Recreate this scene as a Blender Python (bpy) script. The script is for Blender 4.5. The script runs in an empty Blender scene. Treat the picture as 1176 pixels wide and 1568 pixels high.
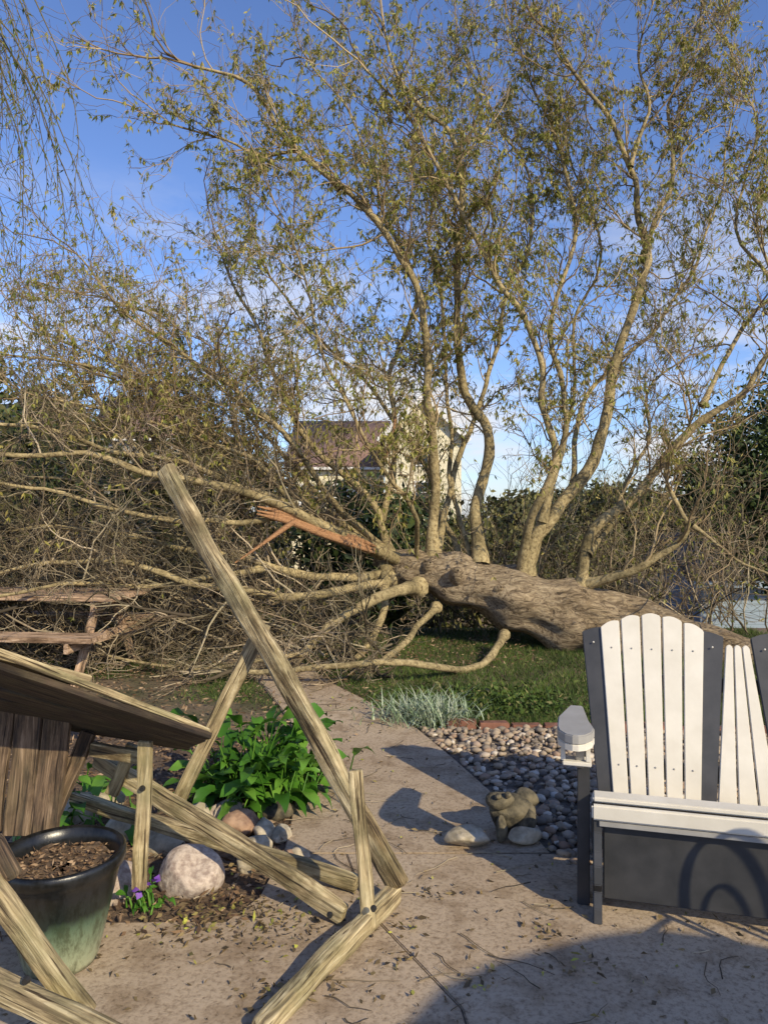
import bpy, bmesh, math, random
import numpy as np
from mathutils import Vector, Matrix
random.seed(7); rng=np.random.default_rng(7)
scene=bpy.context.scene
CAMH=1.45; F=1132.0
# image pixel coordinates plus an assumed depth -> world point
def W(u,v,d): return np.array([(u-588)*d/F, d, CAMH-(v-784)*d/F])

# ---------------------------------------------------------------- materials
def mat(name):
    m=bpy.data.materials.new(name); m.use_nodes=True
    nt=m.node_tree; nt.nodes.clear()
    out=nt.nodes.new('ShaderNodeOutputMaterial'); b=nt.nodes.new('ShaderNodeBsdfPrincipled')
    nt.links.new(b.outputs[0],out.inputs[0]); return m,nt,b,out
def coords(nt,scale=(1,1,1),kind='Object',rnd=False):
    tc=nt.nodes.new('ShaderNodeTexCoord'); mp=nt.nodes.new('ShaderNodeMapping')
    mp.inputs['Scale'].default_value=scale
    nt.links.new(tc.outputs[kind],mp.inputs[0])
    if rnd:
        oi=nt.nodes.new('ShaderNodeObjectInfo'); ml=nt.nodes.new('ShaderNodeMath'); ml.operation='MULTIPLY'; ml.inputs[1].default_value=37
        nt.links.new(oi.outputs['Random'],ml.inputs[0]); nt.links.new(ml.outputs[0],mp.inputs['Location'])
    return mp.outputs[0]
def noise(nt,co,scale,detail=6,rough=.6,dist=0):
    n=nt.nodes.new('ShaderNodeTexNoise'); n.inputs['Scale'].default_value=scale; n.inputs['Detail'].default_value=detail
    n.inputs['Roughness'].default_value=rough; n.inputs['Distortion'].default_value=dist
    nt.links.new(co,n.inputs['Vector']); return n.outputs[0]
def ramp(nt,fac,stops):
    r=nt.nodes.new('ShaderNodeValToRGB'); e=r.color_ramp.elements
    e[0].position=stops[0][0]; e[0].color=(*stops[0][1],1)
    e[1].position=stops[-1][0]; e[1].color=(*stops[-1][1],1)
    for p,c in stops[1:-1]:
        x=e.new(p); x.color=(*c,1)
    nt.links.new(fac,r.inputs[0]); return r.outputs[0]
def mix(nt,a,b,fac,mode='MIX'):
    m=nt.nodes.new('ShaderNodeMix'); m.data_type='RGBA'; m.blend_type=mode
    for s,v in ((m.inputs[6],a),(m.inputs[7],b),(m.inputs[0],fac)):
        if isinstance(v,(int,float)): s.default_value=v
        elif isinstance(v,tuple): s.default_value=(*v,1)
        else: nt.links.new(v,s)
    return m.outputs[2]
def mulf(nt,a,k):
    f=nt.nodes.new('ShaderNodeMath'); f.operation='MULTIPLY'; f.inputs[1].default_value=k; nt.links.new(a,f.inputs[0]); return f.outputs[0]
def bump(nt,b,h,strength=.5,dist=.01):
    n=nt.nodes.new('ShaderNodeBump'); n.inputs['Strength'].default_value=strength; n.inputs['Distance'].default_value=dist
    nt.links.new(h,n.inputs['Height']); nt.links.new(n.outputs[0],b.inputs['Normal'])
def simple(name,c1,c2,scale=8,rough=.8,bs=.3,bd=.005,stretch=(1,1,1),detail=6,rnd=False,lo=.3,hi=.7):
    m,nt,b,o=mat(name); co=coords(nt,stretch,rnd=rnd); n=noise(nt,co,scale,detail)
    nt.links.new(ramp(nt,n,[(lo,c1),(hi,c2)]),b.inputs['Base Color']); b.inputs['Roughness'].default_value=rough
    bump(nt,b,n,bs,bd); return m
def island(name,stops,rough=.7,transl=0.0,bumpy=0,spec=.3,patch=0):
    m,nt,b,o=mat(name); g=nt.nodes.new('ShaderNodeNewGeometry')
    c=ramp(nt,g.outputs['Random Per Island'],stops)
    if patch:
        n=noise(nt,coords(nt),patch,3); c=mix(nt,c,ramp(nt,n,[(.35,(.5,.55,.5)),(.62,(1,1,1))]),1.0,'MULTIPLY')
    if bumpy:
        n=noise(nt,coords(nt),60); bump(nt,b,n,.5,.004)
    nt.links.new(c,b.inputs['Base Color']); b.inputs['Roughness'].default_value=rough
    b.inputs['Specular IOR Level'].default_value=spec
    if transl:
        t=nt.nodes.new('ShaderNodeBsdfTranslucent'); nt.links.new(c,t.inputs[0])
        mx=nt.nodes.new('ShaderNodeMixShader'); mx.inputs[0].default_value=transl
        nt.links.new(b.outputs[0],mx.inputs[1]); nt.links.new(t.outputs[0],mx.inputs[2]); nt.links.new(mx.outputs[0],o.inputs[0])
    return m

def wood_mat(name,dark,midc,light,green=.35):
    m,nt,b,o=mat(name)
    co=coords(nt,(1.2,16,16),rnd=True); n1=noise(nt,co,3,8,.65,.8)
    n2=noise(nt,coords(nt,(1,1,1),rnd=True),5,5,.6); n4=noise(nt,coords(nt,(1,2.0,2.0),rnd=True),3.0,6,.7)
    c=ramp(nt,n1,[(.36,dark),(.5,midc),(.63,light)])
    gr=ramp(nt,n2,[(.44,(0,0,0)),(.62,(1,1,1))])
    c=mix(nt,c,(.15,.145,.06),mulf(nt,gr,green))
    c=mix(nt,c,ramp(nt,n4,[(.36,(.38,.34,.29)),(.52,(1,1,1))]),1.0,'MULTIPLY')
    n3=noise(nt,coords(nt,(.8,30,30),rnd=True),4,4,.5)
    c=mix(nt,c,ramp(nt,n3,[(.34,(.14,.11,.08)),(.42,(1,1,1))]),1.0,'MULTIPLY')
    nt.links.new(c,b.inputs['Base Color']); b.inputs['Roughness'].default_value=.88
    bump(nt,b,n1,.9,.010); return m
M_wood=wood_mat('weathered_swing_wood',(.16,.12,.065),(.42,.33,.18),(.64,.54,.33),.5)
M_wood_old=wood_mat('old_brown_wood',(.04,.028,.02),(.14,.092,.055),(.28,.20,.13),.15)
M_wood_dk=wood_mat('shaded_seat_underside_wood',(.018,.012,.008),(.045,.03,.019),(.08,.055,.035),.2)  # swing wood darkened in colour to paint in the shade under the seat
M_wood_or=wood_mat('picnic_wood',(.25,.16,.1),(.50,.34,.22),(.62,.46,.32),.05)
M_white=simple('white_chair_polymer',(.60,.56,.47),(.72,.68,.59),6,.5,.08,.002)
M_blk=simple('charcoal_chair_polymer',(.028,.029,.031),(.052,.052,.054),10,.45,.1,.002)
M_gry=simple('grey_chair_polymer',(.28,.27,.25),(.36,.35,.33),10,.5,.1,.002)

m,nt,b,o=mat('willow_trunk_bark')
n1=noise(nt,coords(nt,(2.6,8,8)),2.4,10,.72,1.6); n2=noise(nt,coords(nt),1.6,5,.6)
c=ramp(nt,n1,[(.36,(.06,.043,.027)),(.45,(.25,.185,.115)),(.58,(.52,.41,.265))])
c=mix(nt,c,ramp(nt,n2,[(.33,(.6,.55,.46)),(.58,(1,1,1))]),1.0,'MULTIPLY')
nt.links.new(c,b.inputs['Base Color']); b.inputs['Roughness'].default_value=.95; bump(nt,b,n1,1.0,.055); M_trunk=m
m,nt,b,o=mat('willow_limb_bark')
n1=noise(nt,coords(nt),26,7,.7); n2=noise(nt,coords(nt),2.6,4,.6)
c=ramp(nt,n1,[(.34,(.13,.095,.045)),(.5,(.40,.315,.16)),(.7,(.56,.46,.25))])
c=mix(nt,c,ramp(nt,n2,[(.35,(.42,.42,.38)),(.6,(1,1,1))]),1.0,'MULTIPLY')
nt.links.new(c,b.inputs['Base Color']); b.inputs['Roughness'].default_value=.88; bump(nt,b,n1,.9,.02); M_limb=m
M_twig=island('willow_twig_bark',[(0,(.13,.09,.05)),(.5,(.29,.21,.115)),(1,(.48,.38,.22))],.8)
M_strand=island('hanging_twig_bark',[(0,(.07,.055,.03)),(1,(.20,.17,.08))],.8)
M_brush=island('dry_brush_bark',[(0,(.04,.03,.02)),(.5,(.24,.18,.115)),(1,(.54,.44,.30))],.85,patch=1.1)
M_torn=simple('torn_willow_wood',(.22,.10,.045),(.52,.29,.14),10,.8,.8,.02,(2,12,12))
M_leaf=island('willow_leaf',[(0,(.14,.17,.03)),(.4,(.26,.27,.06)),(.8,(.40,.37,.10)),(1,(.52,.42,.14))],.5,.38)
M_sleaf=island('standing_willow_leaf',[(0,(.05,.09,.02)),(.6,(.12,.16,.035)),(1,(.24,.22,.06))],.5,.3)
M_dark=island('background_leaf',[(0,(.012,.03,.008)),(.5,(.035,.06,.016)),(1,(.09,.12,.03))],.6,0)
M_olive=island('background_olive_leaf',[(0,(.03,.04,.012)),(.5,(.085,.09,.03)),(1,(.19,.17,.06))],.6,0)
M_hosta=island('hosta_leaf',[(0,(.035,.11,.012)),(.5,(.07,.19,.02)),(1,(.14,.29,.04))],.36,.2)
M_grass=island('grass_blade',[(0,(.035,.07,.012)),(.5,(.07,.12,.02)),(.85,(.12,.17,.03)),(1,(.28,.23,.11))],.7,0,patch=2)
M_lily=island('variegated_blade',[(0,(.16,.24,.12)),(.5,(.32,.39,.26)),(1,(.50,.54,.40))],.5,0)
M_peb=island('river_pebble',[(0,(.13,.11,.09)),(.3,(.27,.22,.17)),(.55,(.38,.30,.21)),(.75,(.29,.19,.13)),(.92,(.46,.39,.31)),(1,(.60,.54,.45))],.75,0,1)
M_dead=island('dead_leaf',[(0,(.04,.03,.018)),(.5,(.15,.105,.05)),(.8,(.24,.18,.08)),(.93,(.26,.27,.05)),(1,(.42,.42,.07))],.7,0)
M_chip=island('mulch_chip',[(0,(.05,.03,.02)),(.5,(.18,.11,.06)),(1,(.38,.27,.17))],.9)
M_iron=simple('wrought_iron',(.012,.012,.012),(.03,.028,.025),20,.5,.2,.002)

# ---------------------------------------------------------------- mesh utils
def link(o,parent=None):
    scene.collection.objects.link(o)
    if parent: o.parent=parent
    return o
def empty(name,loc=(0,0,0),rz=0):
    e=bpy.data.objects.new(name,None); e.location=loc; e.rotation_euler=(0,0,rz); link(e); return e
def npmesh(name,V,Fc,material,parent=None,smooth=False):
    V=np.asarray(V,dtype=np.float32); Fc=np.asarray(Fc,dtype=np.int32)
    me=bpy.data.meshes.new(name); n,k=Fc.shape
    me.vertices.add(len(V)); me.vertices.foreach_set('co',V.ravel())
    me.loops.add(n*k); me.loops.foreach_set('vertex_index',Fc.ravel())
    me.polygons.add(n); me.polygons.foreach_set('loop_start',np.arange(0,n*k,k,dtype=np.int32))
    if smooth: me.polygons.foreach_set('use_smooth',np.ones(n,dtype=bool))
    me.update(calc_edges=True); me.materials.append(material)
    return link(bpy.data.objects.new(name,me),parent)
class Buf:
    def __init__(s): s.v=[]; s.f=[]; s.n=0
    def add(s,v,f): s.v.append(v); s.f.append(f+s.n); s.n+=len(v)
    def make(s,name,m,parent=None,smooth=False):
        return npmesh(name,np.concatenate(s.v),np.concatenate(s.f),m,parent,smooth)
_fc={}
def tube(buf,pts,rad,k=4,disp=0):
    pts=np.asarray(pts,float); n=len(pts)
    t=np.gradient(pts,axis=0); t/=np.linalg.norm(t,axis=1)[:,None]+1e-9
    ref=np.zeros(3); ref[np.argmin(np.abs(t).sum(0))]=1
    a=np.cross(t,ref); a/=np.linalg.norm(a,axis=1)[:,None]+1e-9
    b=np.cross(t,a); th=np.arange(k)*2*math.pi/k
    r=np.repeat(np.asarray(rad,float)[:,None],k,1)
    if disp:
        ph=rng.random(6)*6.28; s=np.arange(n)[:,None]*.35
        r=r*(1+disp*(np.sin(3*th+ph[0]+s*.6)+.7*np.sin(7*th+ph[1]-s*.4)+.5*np.sin(2*th+ph[2]+s*1.7)+.4*np.sin(11*th+ph[3]+s))*.5)
    v=pts[:,None,:]+r[:,:,None]*(np.cos(th)[None,:,None]*a[:,None,:]+np.sin(th)[None,:,None]*b[:,None,:])
    key=(n,k)
    if key not in _fc:
        i=np.arange(n-1)[:,None]*k; j=np.arange(k)[None,:]; j2=(j+1)%k
        _fc[key]=np.stack([i+j,i+j2,i+k+j2,i+k+j],-1).reshape(-1,4)
    buf.add(v.reshape(-1,3),_fc[key])
def spline(P,step=.12):
    P=np.asarray(P,float); out=[]
    Q=np.vstack([2*P[0]-P[1],P,2*P[-1]-P[-2]])
    for i in range(1,len(Q)-2):
        L=np.linalg.norm(Q[i+1]-Q[i]); m=max(2,int(L/step))
        for j in range(m):
            t=j/m
            out.append(.5*((2*Q[i])+(-Q[i-1]+Q[i+1])*t+(2*Q[i-1]-5*Q[i]+4*Q[i+1]-Q[i+2])*t*t+(-Q[i-1]+3*Q[i]-3*Q[i+1]+Q[i+2])*t**3))
    out.append(P[-1]); return np.array(out)
def unit(v): return v/(np.linalg.norm(v,axis=-1,keepdims=True)+1e-9)
def leaves(P,D,L,Wd,fold=.25):
    P=np.asarray(P); D=unit(np.asarray(D)); n=len(P)
    s=unit(np.cross(D,rng.normal(size=(n,3)))); nn=np.cross(D,s)
    L=np.broadcast_to(L,(n,))[:,None]; Wd=np.broadcast_to(Wd,(n,))[:,None]
    mid=P+D*L*.42
    V=np.stack([P,mid+s*Wd*.5+nn*Wd*fold,P+D*L+nn*L*.15,mid-s*Wd*.5+nn*Wd*fold],1).reshape(-1,3)
    return V,np.arange(4*n).reshape(-1,4)
def beam(name,p0,p1,w,t,material,parent=None,up=(0,0,1),bev=.006,warp=.004):
    p0=Vector(p0);p1=Vector(p1); d=p1-p0; L=d.length; x=d.normalized(); u=Vector(up)
    y=(u-x*u.dot(x)).normalized(); z=x.cross(y)
    bm=bmesh.new(); bmesh.ops.create_cube(bm,size=1)
    bmesh.ops.scale(bm,vec=(L,w,t),verts=bm.verts)
    bmesh.ops.bevel(bm,geom=list(bm.edges),offset=min(bev,t*.4,w*.4),segments=2,affect='EDGES',profile=.6)
    long=[e for e in bm.edges if abs((e.verts[0].co-e.verts[1].co).x)>L*.6]
    if long: bmesh.ops.subdivide_edges(bm,edges=long,cuts=max(2,int(L/.08)),use_grid_fill=False)
    ph=random.random()*10
    for v in bm.verts:
        v.co.y+=warp*math.sin(v.co.x*5+ph)+warp*.5*math.sin(v.co.x*17+ph+v.co.z*30); v.co.z+=warp*math.sin(v.co.x*4+ph*2)+warp*.3*math.sin(v.co.x*23+v.co.y*40)
    me=bpy.data.meshes.new(name); bm.to_mesh(me); bm.free(); me.materials.append(material)
    o=bpy.data.objects.new(name,me); link(o,parent)
    o.matrix_basis=Matrix.Translation((p0+p1)/2)@Matrix((x,y,z)).transposed().to_4x4()
    return o
def box(name,x0,x1,y0,y1,z0,z1,material,parent=None,bev=.004):
    bm=bmesh.new(); bmesh.ops.create_cube(bm,size=1)
    bmesh.ops.scale(bm,vec=(x1-x0,y1-y0,z1-z0),verts=bm.verts)
    if bev: bmesh.ops.bevel(bm,geom=list(bm.edges),offset=bev,segments=2,affect='EDGES')
    me=bpy.data.meshes.new(name); bm.to_mesh(me); bm.free(); me.materials.append(material)
    o=bpy.data.objects.new(name,me); o.location=((x0+x1)/2,(y0+y1)/2,(z0+z1)/2); return link(o,parent)
def prism(name,poly,z0,z1,material,parent=None,bev=0):
    bm=bmesh.new(); vs=[bm.verts.new((x,y,z0)) for x,y in poly]; f=bm.faces.new(vs)
    r=bmesh.ops.extrude_face_region(bm,geom=[f])
    for g in r['geom']:
        if isinstance(g,bmesh.types.BMVert): g.co.z=z1
    bmesh.ops.recalc_face_normals(bm,faces=bm.faces)
    if bev: bmesh.ops.bevel(bm,geom=[e for e in bm.edges if all(abs(v.co.z-z1)<1e-5 for v in e.verts)],offset=bev,segments=2,affect='EDGES')
    bmesh.ops.triangulate(bm,faces=bm.faces)
    me=bpy.data.meshes.new(name); bm.to_mesh(me); bm.free(); me.materials.append(material)
    return link(bpy.data.objects.new(name,me),parent)
bm=bmesh.new(); bmesh.ops.create_icosphere(bm,subdivisions=1,radius=1)
ICO_V=np.array([v.co[:] for v in bm.verts]); ICO_F=np.array([[v.index for v in f.verts] for f in bm.faces]); bm.free()
def rock(name,loc,size,material,parent=None,seed=0,rough=.22,rz=0):
    bm=bmesh.new(); bmesh.ops.create_icosphere(bm,subdivisions=4,radius=1)
    r=np.random.default_rng(seed); A=r.normal(size=(9,3))*1.6; B_=r.normal(size=(9,3))*5; ph=r.random(18)*6.28
    cuts=[(unit(r.normal(size=3)),.62+.25*r.random()) for _ in range(7)]
    p=np.array([v.co[:] for v in bm.verts])
    for n_,d_ in cuts:
        q=np.maximum(p@n_-d_,0); p=p-q[:,None]*n_*.8
    s=1+rough*.35*np.sin(p@A.T+ph[:9]).sum(1)/3+rough*.08*np.sin(p@B_.T+ph[9:]).sum(1)/2
    p=p*s[:,None]*np.array(size)
    for v,c_ in zip(bm.verts,p): v.co=Vector(c_)
    for f in bm.faces: f.smooth=True
    me=bpy.data.meshes.new(name); bm.to_mesh(me); bm.free(); me.materials.append(material)
    o=bpy.data.objects.new(name,me); o.location=loc; o.rotation_euler=(0,0,rz); return link(o,parent)

# ---------------------------------------------------------------- ground
m,nt,b,o=mat('lawn_soil'); co=coords(nt)
n1=noise(nt,co,.8,6,.6); n2=noise(nt,co,30,6,.7)
c=mix(nt,ramp(nt,n2,[(.3,(.05,.05,.02)),(.7,(.12,.11,.045))]),ramp(nt,n2,[(.3,(.10,.072,.045)),(.7,(.27,.20,.13))]),ramp(nt,n1,[(.38,(0,0,0)),(.5,(1,1,1))]))
nt.links.new(c,b.inputs['Base Color']); b.inputs['Roughness'].default_value=.95; bump(nt,b,n2,.8,.03); M_lawn=m
ys=[-80,-6,4,9]+[9+ .4*i for i in range(1,16)]+[25,40,80,400]
xs=[-400,-60,-20,-8,-4,0,4,8,20,60,400]
def gz(y):
    t=min(max((y-9)/5.5,0),1); return -1.6*t*t*(3-2*t)
V=[(x,y,gz(y)) for y in ys for x in xs]; nx=len(xs)
Fq=[(j*nx+i,j*nx+i+1,(j+1)*nx+i+1,(j+1)*nx+i) for j in range(len(ys)-1) for i in range(nx-1)]
npmesh('lawn',V,Fq,M_lawn)
m,nt,b,o=mat('aged_concrete'); co=coords(nt)
n1=noise(nt,co,1.3,6,.6); n2=noise(nt,co,55,8,.8); n3=noise(nt,co,6,6,.65)
c=ramp(nt,n1,[(.3,(.38,.285,.19)),(.7,(.51,.405,.285))])
c=mix(nt,c,ramp(nt,n2,[(.34,(.42,.38,.33)),(.52,(1,1,1))]),1.0,'MULTIPLY')
c=mix(nt,c,ramp(nt,n3,[(.38,(.62,.57,.50)),(.50,(1,1,1))]),.75,'MULTIPLY')
nt.links.new(c,b.inputs['Base Color']); b.inputs['Roughness'].default_value=.9; bump(nt,b,n2,.6,.009); M_conc=m
M_bed=simple('mulch_soil',(.05,.033,.022),(.20,.135,.085),28,.95,1.0,.03)
M_joint=simple('joint_grit',(.07,.055,.04),(.17,.14,.10),60,.95,.6,.004)
M_gbase=simple('gravel_bed_base',(.06,.05,.04),(.19,.155,.12),40,.9,1.0,.02)
M_bricke=simple('edging_brick',(.14,.06,.04),(.30,.14,.09),12,.9,.6,.008,rnd=True)
PL=[(-.42,3.10),(-.44,3.6),(-.46,3.94),(-.47,4.48),(-.68,5.19),(-1.02,6.17),(-1.7,7.3)]
PR=[(.70,3.10),(.60,3.6),(.42,4.25),(.224,4.88),(-.14,5.64),(-.425,6.17),(-1.0,7.6)]
prism('garden_path',PR+PL[::-1],-.03,.020,M_conc,bev=.006)
pat=empty('concrete_patio')
prism('slab_left',[(-6,-4),(.9,-4),(.22,2.13),(-.066,2.66),(-.16,3.092),(-.43,3.092),(-.46,2.75),(-.55,2.58),(-6,2.50)],-.03,.022,M_conc,pat,.004)
prism('slab_right',[(.905,-4),(6,-4),(6,2.95),(.75,3.092),(-.155,3.092),(-.061,2.662),(.225,2.132)],-.03,.021,M_conc,pat,.004)
npmesh('paving_joint',[(-.6,-4,.014),(1.2,-4,.014),(1.2,3.14,.014),(-.42,3.14,.014)],[[0,1,2,3]],M_joint,pat)
npmesh('mulch_bed',[(-6,2.45,.006),(-.40,2.45,.006),(-.44,3.9,.006),(-.5,4.7,.006),(-1.6,5.1,.006),(-6,4.6,.006)],[[0,1,2,3,4,5]],M_bed)
npmesh('gravel_bed',[(.6,2.9,.007),(6,2.8,.007),(6,4.8,.007),(.27,4.86,.007),(.1,4.8,.007)],[[0,1,2,3,4]],M_gbase)
ed=empty('brick_edging')
for i in range(14):
    x=.42+i*.215; y=4.93-.02*i
    box('brick_%d'%(i+1),x,x+.20,y,y+.095,-.02,.05+random.uniform(-.015,.01),M_bricke,ed,.006).rotation_euler=(random.uniform(-.08,.08),0,random.uniform(-.12,.12))
def pl(y): return np.interp(y,[p[1] for p in PL],[p[0] for p in PL])
def pr(y): return np.interp(y,[p[1] for p in PR],[p[0] for p in PR])
n=5200; X=rng.uniform(.2,3.6,n); Y=rng.uniform(3.0,4.9,n); k=(X>pr(Y)+.02); X=X[k];Y=Y[k]; n=len(X)
S=rng.uniform(.010,.032,n); sc=rng.uniform(.6,1.35,(n,3))*S[:,None]; sc[:,2]*=.65
an=rng.random(n)*6.28; J=ICO_V[None]*sc[:,None]*(1+rng.normal(0,.09,(n,len(ICO_V),1)))
Vx=J[:,:,0]*np.cos(an)[:,None]-J[:,:,1]*np.sin(an)[:,None]; Vy=J[:,:,0]*np.sin(an)[:,None]+J[:,:,1]*np.cos(an)[:,None]
V=np.stack([Vx+X[:,None],Vy+Y[:,None],J[:,:,2]+(.010+rng.random(n)*.02)[:,None]],-1).reshape(-1,3)
Fp=(ICO_F[None]+(np.arange(n)*len(ICO_V))[:,None,None]).reshape(-1,3)
npmesh('river_pebbles',V,Fp,M_peb,smooth=True)
def blades(X,Y,h,w,lean=.5,z=0):
    n=len(X); P=np.stack([X,Y,np.full(n,z)],1); a=rng.random(n)*6.28
    s=np.stack([np.cos(a),np.sin(a),np.zeros(n)],1)*w[:,None]*.5
    d=np.stack([rng.normal(0,lean,n),rng.normal(0,lean,n),np.ones(n)],1)*h[:,None]
    V=np.stack([P-s,P+s,P+d],1).reshape(-1,3); return V,np.arange(3*n).reshape(-1,3)
n=130000; Y=4.95+rng.random(n)**1.3*4.2; X=rng.uniform(-4.2,4.5,n)
k=~((X>pl(Y)-.02)&(X<pr(Y)+.02)&(Y<7.5)); 
pn=np.sin(X*1.7+2)+np.sin(Y*2.3+X)+np.sin(X*4.1-Y*3)*.6
k&=~((X<0)&(pn<.1-rng.random(n)*1.2)); k&=~((X<-.3)&(Y<5.3)&(X>-1.7)&(rng.random(n)<.85)); X=X[k];Y=Y[k]
V,Fg=blades(X,Y,rng.uniform(.025,.07,len(X)),rng.uniform(.004,.009,len(X)),.7)
npmesh('lawn_grass',V,Fg,M_grass)
n=5000; P=np.stack([rng.uniform(-2.6,-.43,n),rng.uniform(2.48,4.7,n),rng.uniform(.01,.03,n)],1)
n2_=7000; Y_=rng.uniform(4.6,8.4,n2_); X_=rng.uniform(-4.2,1.5,n2_); k=~((X_>pl(Y_))&(X_<pr(Y_)))|(rng.random(n2_)<.12)
k&=(X_<0)|(Y_>6.8)
P=np.vstack([P,np.stack([X_[k],Y_[k],rng.uniform(.025,.05,k.sum())],1)]); n=len(P)
V,Fl=leaves(P,rng.normal(size=(n,3))*[1,1,.25],rng.uniform(.02,.06,n),rng.uniform(.006,.018,n)); npmesh('mulch_chips',V,Fl,M_chip)
n=380; P=np.stack([rng.uniform(-1.2,1.4,n),rng.uniform(2.0,3.3,n),np.full(n,.028)],1)
P2=np.stack([rng.normal(-.5,.20,420),rng.normal(2.58,.09,420),np.full(420,.028)],1)
P3=np.stack([rng.uniform(-.9,.6,260),rng.uniform(3.3,6,260),np.full(260,.028)],1)
P4=np.concatenate([np.stack([rng.normal(cx,.05,22),rng.normal(cy,.035,22),np.full(22,.03)],1) for cx,cy in ((.05,2.35),(.3,2.25),(-.15,2.2),(.55,2.5),(.2,2.75),(-.35,2.2),(.62,2.3),(.05,2.55))])
P=np.vstack([P,P2,P3,P4]); n=len(P)
V,Fl=leaves(P,rng.normal(size=(n,3))*[1,1,.25],rng.uniform(.010,.045,n)*rng.uniform(.6,1,n),rng.uniform(.005,.018,n),.35)
V[:,2]=np.maximum(V[:,2],.024); npmesh('fallen_leaves',V,Fl,M_dead)
bt=Buf()
for i in range(170):
    p=np.array([rng.uniform(-1,1.4),rng.uniform(2.05,6),.028]); d=unit(rng.normal(size=3)*[1,1,0]); L=rng.uniform(.04,.24); q=[p]
    for j in range(5): d=unit(d+rng.normal(0,.3,3)*[1,1,0]); q.append(q[-1]+d*L/5)
    tube(bt,q,np.linspace(.0022,.001,6),4)
bt.make('fallen_twigs',M_brush)

# ---------------------------------------------------------------- fallen willow
wt=empty('fallen_willow_tree')
trunk=Buf(); limb=Buf(); twig=Buf(); brush=Buf()
REQ={id(twig):[],id(brush):[]}
tp=spline([W(1150,1050,7.3),W(1060,1008,7.6),W(970,972,7.8),W(880,946,7.85),W(800,920,7.9),W(740,900,8),(W(680,882,8.1)),W(625,868,8.2),W(575,852,8.25)],.05)
n=len(tp); tr=np.interp(np.linspace(0,1,n),[0,.15,.35,.55,.75,.9,1],[.42,.39,.36,.31,.25,.18,.10])
for q,s_ in ((.30,.04),(.48,.06),(.62,.06),(.78,.05),(.9,.04)): tr+=s_*np.exp(-((np.linspace(0,1,n)-q)/.035)**2)
tube(trunk,tp,tr,48,.12)
for (u,v,d,s_) in ((700,880,7.78,.09),(760,905,7.72,.06),(655,868,7.98,.08)):
    c0=W(u,v,d); dirn=np.array([rng.normal(0,.3),-1,.5]); dirn/=np.linalg.norm(dirn)
    tube(trunk,np.array([c0-dirn*.2,c0-dirn*.02,c0+dirn*.08,c0+dirn*.12]),[s_*1.3,s_,s_*.75,.01],14,.2)
UP=np.array([0,0,1.])
def grow(p,d,L,r,lev,leaf,up,crook,buf,tw=1.):
    n={1:9,2:7}[lev]; N=rng.normal(0,crook,(n,3)); N[:,2]+=up; q=np.empty((n,3)); q[0]=p; dd=d; st=L/(n-1)
    for i in range(1,n):
        dd=dd+N[i]; dd=dd/math.sqrt(dd@dd); q[i]=q[i-1]+dd*st
    q[:,2]=np.maximum(q[:,2],.03)
    tube(buf,q,np.linspace(r,r*.4,n),{1:5,2:3}[lev])
    t=q[1:]-q[:-1]
    if lev==1:
        for j in range(int(rng.integers(5,10)*tw)):
            i=int(rng.integers(1,n)); bd=unit(unit(t[i-1])+rng.normal(0,.55,3))
            grow(q[i],bd,L*rng.uniform(.3,.6),max(.003,r*rng.uniform(.38,.5)),2,leaf,up,crook,buf)
    else:
        m=int(rng.integers(3,7)); idx=rng.integers(1,n,m); bd=unit(unit(t[idx-1])+rng.normal(0,.6,(m,3)))
        REQ[id(buf)].append(np.hstack([q[idx],bd,(L*rng.uniform(.3,.75,m))[:,None],np.full((m,1),leaf*rng.choice([.3,1,1.7]))]))
def flush(buf,up=.08):
    R=np.concatenate(REQ[id(buf)]); N=len(R); n=5; q=np.empty((N,n,3)); q[:,0]=R[:,:3]; d=R[:,3:6]; L=np.maximum(R[:,6],.1)
    for i in range(1,n):
        d=unit(d+rng.normal(0,.28,(N,3))+UP*up); q[:,i]=q[:,i-1]+d*(L/(n-1))[:,None]
    q[:,:,2]=np.maximum(q[:,:,2],.02)
    a=unit(np.cross(q[:,-1]-q[:,0],rng.normal(size=(N,3)))); b_=unit(np.cross(q[:,-1]-q[:,0],a)); th=np.arange(3)*2.0944
    rad=np.linspace(.0027,.0014,n)
    v=q[:,:,None,:]+rad[None,:,None,None]*(np.cos(th)[None,None,:,None]*a[:,None,None,:]+np.sin(th)[None,None,:,None]*b_[:,None,None,:])
    i=np.arange(n-1)[:,None]*3; j=np.arange(3)[None,:]; j2=(j+1)%3
    f=np.stack([i+j,i+j2,i+3+j2,i+3+j],-1).reshape(-1,4); Fc=(f[None]+(np.arange(N)*n*3)[:,None,None]).reshape(-1,4)
    buf.add(v.reshape(-1,3),Fc)
    cnt=rng.poisson(R[:,7]*1.75); idx=np.repeat(np.arange(N),cnt); M=len(idx)
    if M==0: return None
    fpos=rng.random(M)**.7*(n-1.001); k=fpos.astype(int); fr=(fpos-k)[:,None]; c=q[idx,k]*(1-fr)+q[idx,k+1]*fr
    rep=np.repeat(np.arange(M),rng.integers(1,5,M)); c=c[rep]; tt=unit(q[idx,k+1]-q[idx,k])[rep]
    return c,rng.normal(0,.40,(len(c),3))-UP*.9+tt*.25,rng.uniform(.03,.08,len(c))
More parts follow.
